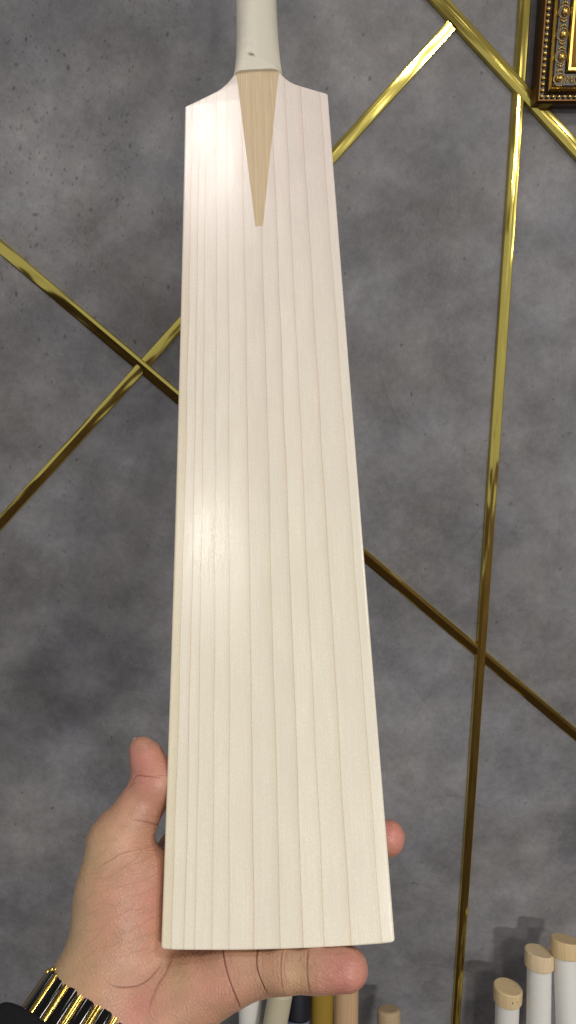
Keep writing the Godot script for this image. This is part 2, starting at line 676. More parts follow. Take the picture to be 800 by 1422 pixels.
# a round that is squarer near the foot of the handle
func squarish(a: float, s: float, s0: float, amount: float) -> float:
	var p := 2.0 + amount * exp(-maxf(s - s0, 0.0) / 0.020)
	return pow(pow(absf(sin(a)), p) + pow(absf(cos(a)), p), -1.0 / p)


func handle_mesh(s0: float, s1: float, r: float, flare: float, rough: float, cx := 0.0012, cz := -0.0155) -> Geo:
	var g := Geo.new()
	var rings := []
	var uvs := []
	var N := 48
	var steps := int((s1 - s0) / 0.0016)
	var q := RandomNumberGenerator.new()
	q.seed = int(s1 * 1e4) + 3
	for i in steps + 1:
		var s := lerpf(s0, s1, float(i) / steps)
		var rr := r + flare * exp(-(s - s0) / 0.022) + (q.randf() - 0.5) * rough
		if i == 0:
			rr -= 0.0005
		var ring := []
		var uv := []
		for k in N + 1:
			var a := TAU * k / N
			var sq := rr * squarish(a, s, s0, 4.2)
			ring.append(Vector3(cx + sq * 1.03 * sin(a), s - 0.0012 * sin(a) * exp(-(s - s0) / 0.01), cz + sq * 0.97 * cos(a)))
			uv.append(Vector2(float(k) / N, s))
		ring.pop_back()
		uv.pop_back()
		rings.append(ring)
		uvs.append(uv)
	g.loft(rings, uvs)
	return g


func make_bat() -> void:
	var bat := thing("cricket_bat", "pale bare willow cricket bat with cane splice, held up toe down by the hand", "cricket bat",
		Transform3D(Basis(BAT_X, BAT_Y, BAT_Z), BAT_AT))
	put("blade", blade_mesh(true), m_blade, bat)
	# the cane wedge let into the top of the face
	var g := Geo.new()
	var rows := 26
	var cols := 10
	var base := 0
	for j in rows + 1:
		var f := float(j) / rows
		var s := lerpf(0.4282, 0.5845, f)
		var l := lerpf(-0.0026, -0.0146, f)
		var r := lerpf(0.0024, 0.0190, f)
		for i in cols + 1:
			var k := float(i) / cols
			var x := lerpf(l, r, k)
			var z := -fall(x - 0.0010, s) + bow(s) + (0.00022 if i > 0 and i < cols and j > 0 else -0.0004)
			if i == 1:
				x = l + 0.0003
			if i == cols - 1:
				x = r - 0.0003
			g.vert(Vector3(x, s, z), Vector3.BACK, Vector2(x / 0.045 + 0.5, (s - 0.42) / 0.18))
	for j in rows:
		for i in cols:
			var a := base + j * (cols + 1) + i
			g.quad(a, a + 1, a + cols + 2, a + cols + 1)
	var sm := m_cane.duplicate()
	sm.albedo_color = Color(0.93, 0.925, 0.92)
	put("splice", g, sm, bat)
	var hb := put("handle_binding", handle_mesh(0.5830, 0.846, 0.0163, 0.0019, 0.00026), m_twine, bat)
	# loose end of the tape, lying in a slant over the foot of the binding
	var t := Geo.new()
	var na := 16
	var ns := 10
	for j in ns + 1:
		for i in na + 1:
			var a := lerpf(-0.30, 1.65, float(i) / na)
			var low := lerpf(0.6002, 0.5845, smoothstep(-0.3, 1.0, a)) + 0.0006 * sin(a * 7.0)
			var s := lerpf(low, 0.648, float(j) / ns)
			var rr := 0.01635 + 0.0019 * exp(-(s - 0.583) / 0.022) + ((0.0008 if j > 0 else -0.0002) * smoothstep(0.0, 5.0, float(i)) + 0.0001) * (1.0 - float(j) / ns * 0.95)
			if i == 0 or i == na:
				rr -= 0.0006
			rr *= squarish(a, s, 0.583, 4.2)
			t.vert(Vector3(0.0012 + rr * 1.03 * sin(a), s, -0.0155 + rr * 0.97 * cos(a)), Vector3(sin(a), 0, cos(a)), Vector2(a, s))
	for j in ns:
		for i in na:
			var a := j * (na + 1) + i
			t.quad(a, a + 1, a + na + 2, a + na + 1)
	put("tape_end", t, m_twine, hb)
	var nub := Geo.new()
	nub.ball(Vector3(-0.0028, 0.6015, 0.0023), Vector3(0.0017, 0.0010, 0.0009), 12, 8, Basis(Vector3.BACK, 0.3))
	nub.ball(Vector3(-0.0009, 0.6006, 0.0021), Vector3(0.0013, 0.0008, 0.0007), 12, 8, Basis(Vector3.BACK, -0.4))
	put("tape_pucker", nub, m_twine, hb)
	var cap := Geo.new()
	var rings := []
	for q in [[0.0163, 0.8462], [0.0175, 0.8475], [0.0178, 0.852], [0.0178, 0.866], [0.0165, 0.8685]]:
		var ring := []
		for k in 32:
			ring.append(Vector3(0.0012 + q[0] * 1.03 * sin(TAU * k / 32), q[1], -0.0155 + q[0] * 0.97 * cos(TAU * k / 32)))
		rings.append(ring)
	cap.loft(rings)
	put("handle_cap", cap, m_cane, bat)


# ------------------------------------------------------------------ the hand
const WRIST := Vector3(-0.0877, -0.0292, -0.0200)
var arm_dir := Vector3(-0.45, -0.80, 0.60).normalized()     # from the wrist to the elbow, in the bat's axes

var gx := 0
var gy := 0
var gz := 0
var g0 := Vector3.ZERO
var cell := 0.0018
var field := PackedFloat32Array()

func bone(a: Vector3, b: Vector3, ra: float, rb: float, k: float) -> void:
	var m := maxf(ra, rb) + k + cell * 2.0
	var lo := ((a.min(b) - Vector3.ONE * m - g0) / cell).floor()
	var hi := ((a.max(b) + Vector3.ONE * m - g0) / cell).ceil()
	var ab := b - a
	var l2 := maxf(ab.length_squared(), 1e-9)
	for z in range(maxi(0, int(lo.z)), mini(gz, int(hi.z) + 1)):
		for y in range(maxi(0, int(lo.y)), mini(gy, int(hi.y) + 1)):
			var row := (z * gy + y) * gx
			for x in range(maxi(0, int(lo.x)), mini(gx, int(hi.x) + 1)):
				var ap := Vector3(g0.x + x * cell, g0.y + y * cell, g0.z + z * cell) - a
				var t := clampf(ap.dot(ab) / l2, 0.0, 1.0)
				var d := (ap - ab * t).length() - ra - (rb - ra) * t
				var o := field[row + x]
				var h := maxf(k - absf(d - o), 0.0) / k
				field[row + x] = minf(d, o) - h * h * k * 0.25


func at_field(p: Vector3) -> float:
	var q := (p - g0) / cell
	var i := Vector3i(clampi(int(q.x), 0, gx - 2), clampi(int(q.y), 0, gy - 2), clampi(int(q.z), 0, gz - 2))
	var f := q - Vector3(i)
	var b := (i.z * gy + i.y) * gx + i.x
	var c := gx * gy
	var x00 := lerpf(field[b], field[b + 1], f.x)
	var x10 := lerpf(field[b + gx], field[b + gx + 1], f.x)
	var x01 := lerpf(field[b + c], field[b + c + 1], f.x)
	var x11 := lerpf(field[b + c + gx], field[b + c + gx + 1], f.x)
	return lerpf(lerpf(x00, x10, f.y), lerpf(x01, x11, f.y), f.z)


func chain(ps: Array, k_root: float, k: float) -> void:
	for i in ps.size() - 1:
		bone(ps[i][0], ps[i + 1][0], ps[i][1], ps[i + 1][1], k_root if i == 0 else k)


func make_hand() -> void:
	var person := thing("person", "left hand and forearm in a dark sleeve holding the pale bat by its toe", "person",
		Transform3D(Basis(BAT_X, BAT_Y, BAT_Z), BAT_AT + Basis(BAT_X, BAT_Y, BAT_Z) * WRIST))
	g0 = Vector3(-0.150, -0.100, -0.078)
	var top := Vector3(0.068, 0.110, 0.040)
	gx = int((top.x - g0.x) / cell); gy = int((top.y - g0.y) / cell); gz = int((top.z - g0.z) / cell)
	field.resize(gx * gy * gz)
	field.fill(1.0)
	var e1 := Vector3(-0.757, 0.655, 0.0).normalized()
	e1 = (e1 - arm_dir * e1.dot(arm_dir)).normalized()
	# forearm and wrist, wider than deep
	for s in [-1, 1]:
		bone(WRIST + e1 * 0.0105 * s, WRIST + arm_dir * 0.09 + e1 * 0.014 * s, 0.0190, 0.0245, 0.012)
	# palm
	bone(Vector3(-0.0814, -0.0186, -0.0200), Vector3(-0.0519, 0.0376, -0.0420), 0.0185, 0.0140, 0.012)
	bone(Vector3(-0.0811, -0.0230, -0.0200), Vector3(-0.0421, 0.0186, -0.0420), 0.0185, 0.0140, 0.012)
	bone(Vector3(-0.0792, -0.0259, -0.0200), Vector3(-0.0338, -0.0007, -0.0380), 0.0180, 0.0135, 0.012)
	bone(Vector3(-0.0740, -0.0360, -0.0200), Vector3(-0.0216, -0.0118, -0.0145), 0.0180, 0.0118, 0.012)
	bone(Vector3(-0.0700, -0.0380, -0.0190), Vector3(-0.0380, -0.0170, -0.0160), 0.0165, 0.0130, 0.012)
	# ball of the thumb
	bone(Vector3(-0.0850, -0.0096, -0.0195), Vector3(-0.0800, 0.0230, -0.0180), 0.0200, 0.0190, 0.012)
	bone(Vector3(-0.0800, 0.0230, -0.0180), Vector3(-0.0805, 0.0455, -0.0160), 0.0190, 0.0148, 0.010)
	bone(Vector3(-0.0720, 0.0080, -0.0190), Vector3(-0.0660, 0.0310, -0.0180), 0.0170, 0.0120, 0.010)
	bone(Vector3(-0.0805, 0.0455, -0.0160), Vector3(-0.0640, 0.0720, -0.0160), 0.0146, 0.0108, 0.006)
	bone(Vector3(-0.0640, 0.0720, -0.0160), Vector3(-0.0702, 0.0906, -0.0140), 0.0108, 0.0066, 0.004)
	bone(Vector3(-0.0610, 0.0745, -0.0135), Vector3(-0.0655, 0.0860, -0.0125), 0.0112, 0.0078, 0.005)
	# fingers: little one under the toe, the rest round the back
	chain([[Vector3(-0.0216, -0.0118, -0.0140), 0.0117], [Vector3(0.0027, -0.0102, -0.0070), 0.0098], [Vector3(0.0150, -0.0101, -0.0062), 0.0094], [Vector3(0.0318, -0.0104, -0.0050), 0.0091]], 0.010, 0.003)
	bone(Vector3(0.0200, -0.0102, -0.0040), Vector3(0.0300, -0.0104, -0.0036), 0.0088, 0.0086, 0.004)
	chain([[Vector3(-0.0338, -0.0007, -0.0380), 0.0130], [Vector3(0.0022, 0.0103, -0.0460), 0.0106], [Vector3(0.0288, 0.0164, -0.0420), 0.0098], [Vector3(0.0405, 0.0190, -0.0340), 0.0090]], 0.008, 0.003)
	chain([[Vector3(-0.0421, 0.0186, -0.0420), 0.0135], [Vector3(0.0008, 0.0339, -0.0505), 0.0108], [Vector3(0.0341, 0.0410, -0.0420), 0.0100], [Vector3(0.0553, 0.0434, -0.0240), 0.0090]], 0.008, 0.003)
	chain([[Vector3(-0.0519, 0.0376, -0.0420), 0.0135], [Vector3(-0.0086, 0.0585, -0.0535), 0.0106], [Vector3(0.0236, 0.0640, -0.0490), 0.0097], [Vector3(0.0420, 0.0655, -0.0380), 0.0089]], 0.008, 0.003)
	# surface nets
	var g := Geo.new()
	var ids := {}
	var lump := noise(61, 90.0, 2)
	var tx := 0.25
	var ty := 0.22
	for z in gz - 1:
		for y in gy - 1:
			var row := (z * gy + y) * gx
			for x in gx - 1:
				var b := row + x
				var v0 := field[b]
				if absf(v0) > cell * 2.0:
					continue
				var c8 := [v0, field[b + 1], field[b + gx], field[b + gx + 1], field[b + gx * gy], field[b + gx * gy + 1], field[b + gx * gy + gx], field[b + gx * gy + gx + 1]]
				var inside := 0
				for q in c8:
					if q < 0.0:
						inside += 1
				if inside == 0 or inside == 8:
					continue
				var sum := Vector3.ZERO
				var cnt := 0
				for ed in [[0, 1], [2, 3], [4, 5], [6, 7], [0, 2], [1, 3], [4, 6], [5, 7], [0, 4], [1, 5], [2, 6], [3, 7]]:
					var fa: float = c8[ed[0]]
					var fb: float = c8[ed[1]]
					if (fa < 0.0) != (fb < 0.0):
						var t := fa / (fa - fb)
						var pa := Vector3(ed[0] & 1, (ed[0] >> 1) & 1, ed[0] >> 2)
						var pb := Vector3(ed[1] & 1, (ed[1] >> 1) & 1, ed[1] >> 2)
						sum += pa.lerp(pb, t)
						cnt += 1
				var p := g0 + (Vector3(x, y, z) + sum / cnt) * cell
				var d := cell * 0.9
				var nn := Vector3(at_field(p + Vector3(d, 0, 0)) - at_field(p - Vector3(d, 0, 0)), at_field(p + Vector3(0, d, 0)) - at_field(p - Vector3(0, d, 0)), at_field(p + Vector3(0, 0, d)) - at_field(p - Vector3(0, 0, d))).normalized()
				p += nn * 0.0005 * lump.get_noise_3dv(p)
				ids[b] = g.vert(p - WRIST, nn, Vector2((p.x + 0.17) / tx, 1.0 - (p.y + 0.105) / ty))
	for b in ids.keys():
		for ax in 3:
			var st: int = [1, gx, gx * gy][ax]
			if (field[b] < 0.0) == (field[b + st] < 0.0):
				continue
			var o1: int = [gx, gx * gy, 1][ax]
			var o2: int = [gx * gy, 1, gx][ax]
			if ids.has(b - o1) and ids.has(b - o2) and ids.has(b - o1 - o2):
				g.quad(ids[b], ids[b - o1], ids[b - o1 - o2], ids[b - o2])
	var skin := skin_material(tx, ty)
	put("hand", g, skin, person)
	# thumb nail, on the far side of the tip
	var nail := Geo.new()
	var nx := Basis(Vector3(0.10, 0.99, 0.05).normalized(), 0.0)
	nail.ball(Vector3(-0.0742, 0.0895, -0.0182) - WRIST, Vector3(0.0026, 0.0080, 0.0062), 16, 10, Basis(Vector3(0, 1, 0), 0.35) * Basis(Vector3(0, 0, 1), 0.12))
	var nm := mat(Color(0.86, 0.70, 0.62), 0.3)
	put("thumb_nail", nail, nm, person)
	# sleeve
	var e2 := arm_dir.cross(e1).normalized()
	var sl := Geo.new()
	var rings := []
	for q in [[0.0215, 0.0375, 0.0285], [0.020, 0.0405, 0.0315], [0.0225, 0.0418, 0.0330], [0.034, 0.0432, 0.0345], [0.050, 0.0450, 0.0362], [0.090, 0.0480, 0.0400], [0.16, 0.0520, 0.0440], [0.24, 0.055, 0.048]]:
		var ring := []
		for k in 48:
			var a := TAU * k / 48
			var w := 1.0 + 0.012 * sin(a * 5.0 + q[0] * 90.0)
			ring.append(arm_dir * (q[0] + 0.0005 + 0.0012 * sin(a * 3.0)) + e1 * q[1] * w * cos(a) + e2 * q[2] * w * sin(a))
		rings.append(ring)
	sl.loft(rings, [], false, true)
	var sm := mat(Color(0.022, 0.028, 0.070), 0.9)
	var nt := NoiseTexture2D.new()
	nt.width = 256; nt.height = 256; nt.seamless = true
	nt.noise = noise(71, 0.2, 2)
	nt.as_normal_map = true
	sm.normal_enabled = true
	sm.normal_texture = nt
	sm.uv1_scale = Vector3(6, 6, 1)
	put("sleeve", sl, sm, person)


func skin_material(tx: float, ty: float) -> StandardMaterial3D:
	var W := 1024
	var H := 900
	var px := PackedByteArray(); px.resize(W * H * 3)
	var ht := PackedByteArray(); ht.resize(W * H)
	var blot := noise_bytes(81, 0.012, 4, W, H)
	var red := noise_bytes(82, 0.03, 3, W, H)
	var fine := noise_bytes(83, 0.25, 2, W, H)
	var cn := noise(84, 0.16, 1, FastNoiseLite.TYPE_CELLULAR)
	cn.cellular_return_type = FastNoiseLite.RETURN_DISTANCE2_SUB
	var cells := cn.get_image(W, H, false, false, true).get_data()
	var warm := [[Vector2(-0.067, 0.083), 0.014, 1.0], [Vector2(-0.062, 0.020), 0.020, 0.55], [Vector2(0.030, -0.010), 0.014, 1.1], [Vector2(0.056, 0.044), 0.012, 1.2],
		[Vector2(-0.062, -0.022), 0.010, 0.8], [Vector2(-0.030, -0.014), 0.012, 0.5], [Vector2(-0.060, 0.062), 0.012, 0.4]]
	var pale := [[Vector2(-0.096, 0.040), 0.014, 0.8], [Vector2(-0.102, 0.012), 0.014, 0.9], [Vector2(-0.105, -0.015), 0.016, 0.8], [Vector2(0.010, -0.012), 0.007, 0.7], [Vector2(-0.046, -0.012), 0.006, 0.5]]
	var rw := PackedFloat32Array()
	for y in H:
		for x in W:
			var p := Vector2((x + 0.5) / W * tx - 0.17, (1.0 - (y + 0.5) / H) * ty - 0.105)
			var i := y * W + x
			var bl := blot[i] / 255.0 - 0.5
			var rd := red[i] / 255.0 - 0.5
			var fn := fine[i] / 255.0 - 0.5
			var w := 0.35 * rd + 0.25 * bl
			if (x & 3) == 0 or rw.is_empty():
				var acc := 0.0
				for q in warm:
					acc += 1.05 * q[2] * exp(-p.distance_squared_to(q[0]) / (q[1] * q[1]))
				for q in pale:
					acc -= 0.85 * q[2] * exp(-p.distance_squared_to(q[0]) / (q[1] * q[1]))
				if rw.is_empty():
					rw.append(acc)
				rw[0] = acc
			w += rw[0]
			w = clampf(w, -1.2, 1.4)
			var br := 1.0 + 0.13 * bl + 0.06 * rd + 0.06 * fn + 0.05 * (cells[i] / 255.0 - 0.5)
			px[i * 3] = int(clampf((195.0 + 2.0 * w) * br, 0, 255))
			px[i * 3 + 1] = int(clampf((151.0 - 17.0 * w) * br, 0, 255))
			px[i * 3 + 2] = int(clampf((123.0 - 4.0 * w) * br, 0, 255))
			ht[i] = int(clampf(150.0 + 16.0 * fn + 14.0 * rd + 60.0 * (cells[i] / 255.0 - 0.5), 0, 255))
	var cut := PackedByteArray(); cut.resize(W * H)
	var ink := PackedByteArray(); ink.resize(W * H)
	var put_line := func(pts: Array, width: float, deep: float, dark: float) -> void:
		for k in pts.size() - 1:
			var a: Vector2 = pts[k]
			var b: Vector2 = pts[k + 1]
			var steps := int(a.distance_to(b) / tx * W) + 2
			var p0: Vector2 = pts[maxi(k - 1, 0)]
			var p3: Vector2 = pts[mini(k + 2, pts.size() - 1)]
			for s in steps:
				var c := a.cubic_interpolate(b, p0, p3, float(s) / steps)
				var cx := (c.x + 0.17) / tx * W
				var cy := (1.0 - (c.y + 0.105) / ty) * H
				var r := int(ceil(width * 1.6))
				var along := (k + float(s) / steps) / (pts.size() - 1)
				var ends := smoothstep(0.0, 0.25, along) * smoothstep(1.0, 0.75, along)
				for dy in range(-r, r + 1):
					for dx in range(-r, r + 1):
						var X := int(cx) + dx
						var Y := int(cy) + dy
						if X < 0 or Y < 0 or X >= W or Y >= H:
							continue
						var q := Vector2(X + 0.5 - cx, Y + 0.5 - cy).length() / width
						var w: float = exp(-q * q * 1.5) * ends
						var i := Y * W + X
						cut[i] = maxi(cut[i], int(255.0 * deep * w))
						ink[i] = maxi(ink[i], int(255.0 * dark * w))
	# folds of the little finger and of the palm
	put_line.call([Vector2(-0.0262, 0.004), Vector2(-0.0255, -0.0012), Vector2(-0.0226, -0.0100), Vector2(-0.0185, -0.0215), Vector2(-0.0180, -0.026)], 1.8, 0.9, 0.72)
	put_line.call([Vector2(-0.0088, 0.004), Vector2(-0.0092, -0.0011), Vector2(-0.0090, -0.0080), Vector2(-0.0062, -0.0155), Vector2(-0.0040, -0.020)], 1.8, 0.9, 0.72)
	put_line.call([Vector2(0.0028, 0.0), Vector2(0.0020, -0.0082), Vector2(0.0026, -0.0175)], 1.8, 0.5, 0.40)
	put_line.call([Vector2(0.0046, 0.0), Vector2(0.0036, -0.0082), Vector2(0.0044, -0.0155)], 1.4, 0.35, 0.22)
	put_line.call([Vector2(0.0146, 0.0), Vector2(0.0138, -0.0085), Vector2(0.0145, -0.0185)], 1.9, 0.55, 0.45)
	put_line.call([Vector2(-0.0530, -0.0045), Vector2(-0.0576, -0.0101), Vector2(-0.0610, -0.0128), Vector2(-0.0655, -0.0142), Vector2(-0.0724, -0.0138), Vector2(-0.0776, -0.0116)], 1.9, 0.7, 0.42)
	put_line.call([Vector2(-0.0496, -0.0003), Vector2(-0.0517, -0.0088), Vector2(-0.0558, -0.0158), Vector2(-0.0587, -0.0253)], 3.6, 0.45, 0.24)
	put_line.call([Vector2(-0.0735, 0.0722), Vector2(-0.0700, 0.0765), Vector2(-0.0678, 0.0768), Vector2(-0.0622, 0.0759), Vector2(-0.0559, 0.0753)], 1.8, 0.6, 0.42)
	put_line.call([Vector2(-0.0740, 0.0712), Vector2(-0.0700, 0.0740)], 1.5, 0.5, 0.35)
	put_line.call([Vector2(-0.0725, 0.0566), Vector2(-0.0645, 0.0550), Vector2(-0.0586, 0.0529), Vector2(-0.054, 0.051)], 1.8, 0.55, 0.40)
	put_line.call([Vector2(-0.0850, 0.0355), Vector2(-0.0790, 0.0385), Vector2(-0.0743, 0.0411), Vector2(-0.0655, 0.0428)], 1.7, 0.5, 0.30)
	put_line.call([Vector2(-0.0600, 0.0440), Vector2(-0.0700, 0.0420)], 1.4, 0.4, 0.2)
	var r := RandomNumberGenerator.new()
	r.seed = 5
	for k in 44:      # fine lines across the ball of the thumb
		var c := Vector2(r.randf_range(-0.095, -0.062), r.randf_range(-0.006, 0.040))
		var a := r.randfn(0.28, 0.22)
		var l := r.randf_range(0.004, 0.011)
		put_line.call([c, c + Vector2(cos(a), sin(a)) * l, c + Vector2(cos(a + 0.15), sin(a + 0.15)) * l * 1.7], 1.1, r.randf_range(0.12, 0.42), r.randf_range(0.03, 0.16))
	for k in 420:     # hatch of the skin
		var c := Vector2(r.randf_range(-0.110, -0.02), r.randf_range(-0.045, 0.055))
		var a := r.randfn(-0.85, 0.25) if k % 3 else r.randfn(0.5, 0.3)
		var l := r.randf_range(0.003, 0.008)
		put_line.call([c, c + Vector2(cos(a), sin(a)) * l], 1.0, r.randf_range(0.12, 0.34), r.randf_range(0.0, 0.10))
	for k in 130:     # fine folds round the finger joints
		var at_x: float = [-0.0225, -0.0085, 0.0030, 0.0142][k % 4] + r.randfn(0.0, 0.0026)
		var c := Vector2(at_x, r.randf_range(-0.020, -0.002))
		put_line.call([c, c + Vector2(r.randfn(0.0004, 0.0006), r.randf_range(-0.005, -0.002))], 1.0, r.randf_range(0.1, 0.45), r.randf_range(0.0, 0.2))
	for k in 61:      # and of the thumb
		var at_y: float = [0.0760, 0.0550, 0.0430][k % 3] + r.randfn(0.0, 0.0022)
		var c := Vector2(r.randf_range(-0.078, -0.058), at_y)
		put_line.call([c, c + Vector2(r.randf_range(0.002, 0.006), r.randfn(-0.0003, 0.0006))], 1.0, r.randf_range(0.1, 0.45), r.randf_range(0.0, 0.2))
	for k in 70:      # finger-pad ridges
		var c := Vector2(r.randf_range(0.016, 0.036), r.randf_range(-0.018, -0.003))
		put_line.call([c, c + Vector2(r.randf_range(0.002, 0.005), r.randf_range(-0.002, 0.002))], 1.0, r.randf_range(0.1, 0.34), 0.07)
	for i in W * H:
		if cut[i] or ink[i]:
			var c := cut[i] / 255.0
			var d := ink[i] / 255.0
			ht[i] = int(ht[i] * (1.0 - 0.9 * c))
			px[i * 3] = int(px[i * 3] * (1.0 - 0.50 * d))
			px[i * 3 + 1] = int(px[i * 3 + 1] * (1.0 - 0.68 * d))
			px[i * 3 + 2] = int(px[i * 3 + 2] * (1.0 - 0.68 * d))
	var m := mat(Color(1, 1, 1), 0.42)
	m.albedo_texture = tex(Image.create_from_data(W, H, false, Image.FORMAT_RGB8, px))
	m.normal_enabled = true
	m.normal_texture = bump(ht, W, H, 3.0)
	m.normal_scale = 0.9
	m.subsurf_scatter_enabled = true
	m.subsurf_scatter_strength = 0.03
	return m


# ------------------------------------------------------------------ the watch strap
func make_wrist_watch() -> void:
	var B := Basis(BAT_X, BAT_Y, BAT_Z)
	var root := thing("wristwatch", "black and gold link bracelet watch worn round the left wrist", "wristwatch",
		Transform3D(B, BAT_AT + B * (WRIST + Vector3(0.004, 0, 0) + arm_dir * 0.002)))
	var e1 := Vector3(-0.757, 0.655, 0.0).normalized()
	e1 = (e1 - arm_dir * e1.dot(arm_dir)).normalized()
	var e2 := arm_dir.cross(e1).normalized()
	if e2.z < 0:
		e2 = -e2
	var black := mat(Color(0.012, 0.012, 0.020), 0.06)
	black.clearcoat_enabled = true
	black.clearcoat = 1.0
	black.clearcoat_roughness = 0.03
	var gold := mat(Color(0.93, 0.80, 0.42), 0.14, 1.0)
	var ra := 0.0335
	var rb := 0.0240
	# walk round the ellipse by arc length
	var pts := []
	var total := 0.0
	var M := 720
	for i in M + 1:
		var a := TAU * i / M
		pts.append(e1 * ra * cos(a) + e2 * rb * sin(a))
		if i:
			total += pts[i].distance_to(pts[i - 1])
	var at := func(d: float) -> Transform3D:
		var acc := 0.0
		d = fposmod(d, total)
		for i in range(1, M + 1):
			var l: float = pts[i].distance_to(pts[i - 1])
			if acc + l >= d:
				var p: Vector3 = pts[i - 1].lerp(pts[i], (d - acc) / l)
				var t: Vector3 = (pts[i] - pts[i - 1]).normalized()
				var o := t.cross(arm_dir).normalized()
				if o.dot(p) < 0:
					o = -o
				return Transform3D(Basis(t, arm_dir, o), p)
			acc += l
		return Transform3D()
	var bar := func(xf: Transform3D, y0: float, y1: float, half: float, high: float) -> Geo:
		var g := Geo.new()
		var rings := []
		for q in [[y0, 0.80], [y0 + 0.0004, 0.95], [y0 + 0.0014, 1.0], [y1 - 0.0014, 1.0], [y1 - 0.0004, 0.95], [y1, 0.80]]:
			var ring := []
			for k in 14:
				var a := TAU * k / 14
				var c := Vector2(signf(cos(a)) * pow(absf(cos(a)), 0.65), signf(sin(a)) * pow(absf(sin(a)), 0.8))
				ring.append(xf * Vector3(c.x * half * q[1], q[0], c.y * high * q[1]))
			rings.append(ring)
		g.loft(rings)
		return g
	var n := 20
	var pitch := total / n
	var off := 0.0008
	for i in n:
		var d: float = off + i * pitch
		put("black_link", bar.call(at.call(d), -0.0010, 0.0225, 0.00325, 0.0018), black, root)
		if i == 16:
			continue
		var xf: Transform3D = at.call(d + pitch * 0.5)
		var gl := put("gold_link", bar.call(xf, -0.0006, 0.0222, 0.0016, 0.0016), gold, root)
		put("gold_end", bar.call(at.call(d + pitch * 0.16), -0.0034, -0.0011, 0.0017, 0.0020), gold, gl)
		put("gold_end", bar.call(at.call(d + pitch * 0.84), -0.0034, -0.0011, 0.0017, 0.0020), gold, gl)
	var band := Geo.new()
	var band_rings := []
	for y in [0.0006, 0.0190]:
		for f in ([0.972, 0.99] if y < 0.01 else [0.99, 0.972]):
			var r0 := []
			for i in range(0, M, 10):
				r0.append(pts[i] * f + arm_dir * y)
			band_rings.append(r0)
	band.loft(band_rings, [], false, false)
	put("link_pins", band, black, root)
	# watch head on the back of the wrist
	var hx: Transform3D = at.call(total * 0.75)
	var head := Geo.new()
	var rings := []
	for q in [[0.018, -0.001], [0.0195, 0.001], [0.0195, 0.007], [0.018, 0.009]]:
		var ring := []
		for k in 40:
			ring.append(hx * Vector3(q[0] * cos(TAU * k / 40), 0.010 + q[0] * sin(TAU * k / 40), q[1]))
		rings.append(ring)
	head.loft(rings)
	put("watch_case", head, gold, root)
	var face := Geo.new()
	rings = []
	for q in [[0.0165, 0.0088], [0.0165, 0.0096], [0.016, 0.0099]]:
		var ring := []
		for k in 40:
			ring.append(hx * Vector3(q[0] * cos(TAU * k / 40), 0.010 + q[0] * sin(TAU * k / 40), q[1]))
		rings.append(ring)
	face.loft(rings)
	put("watch_dial", face, black, root)


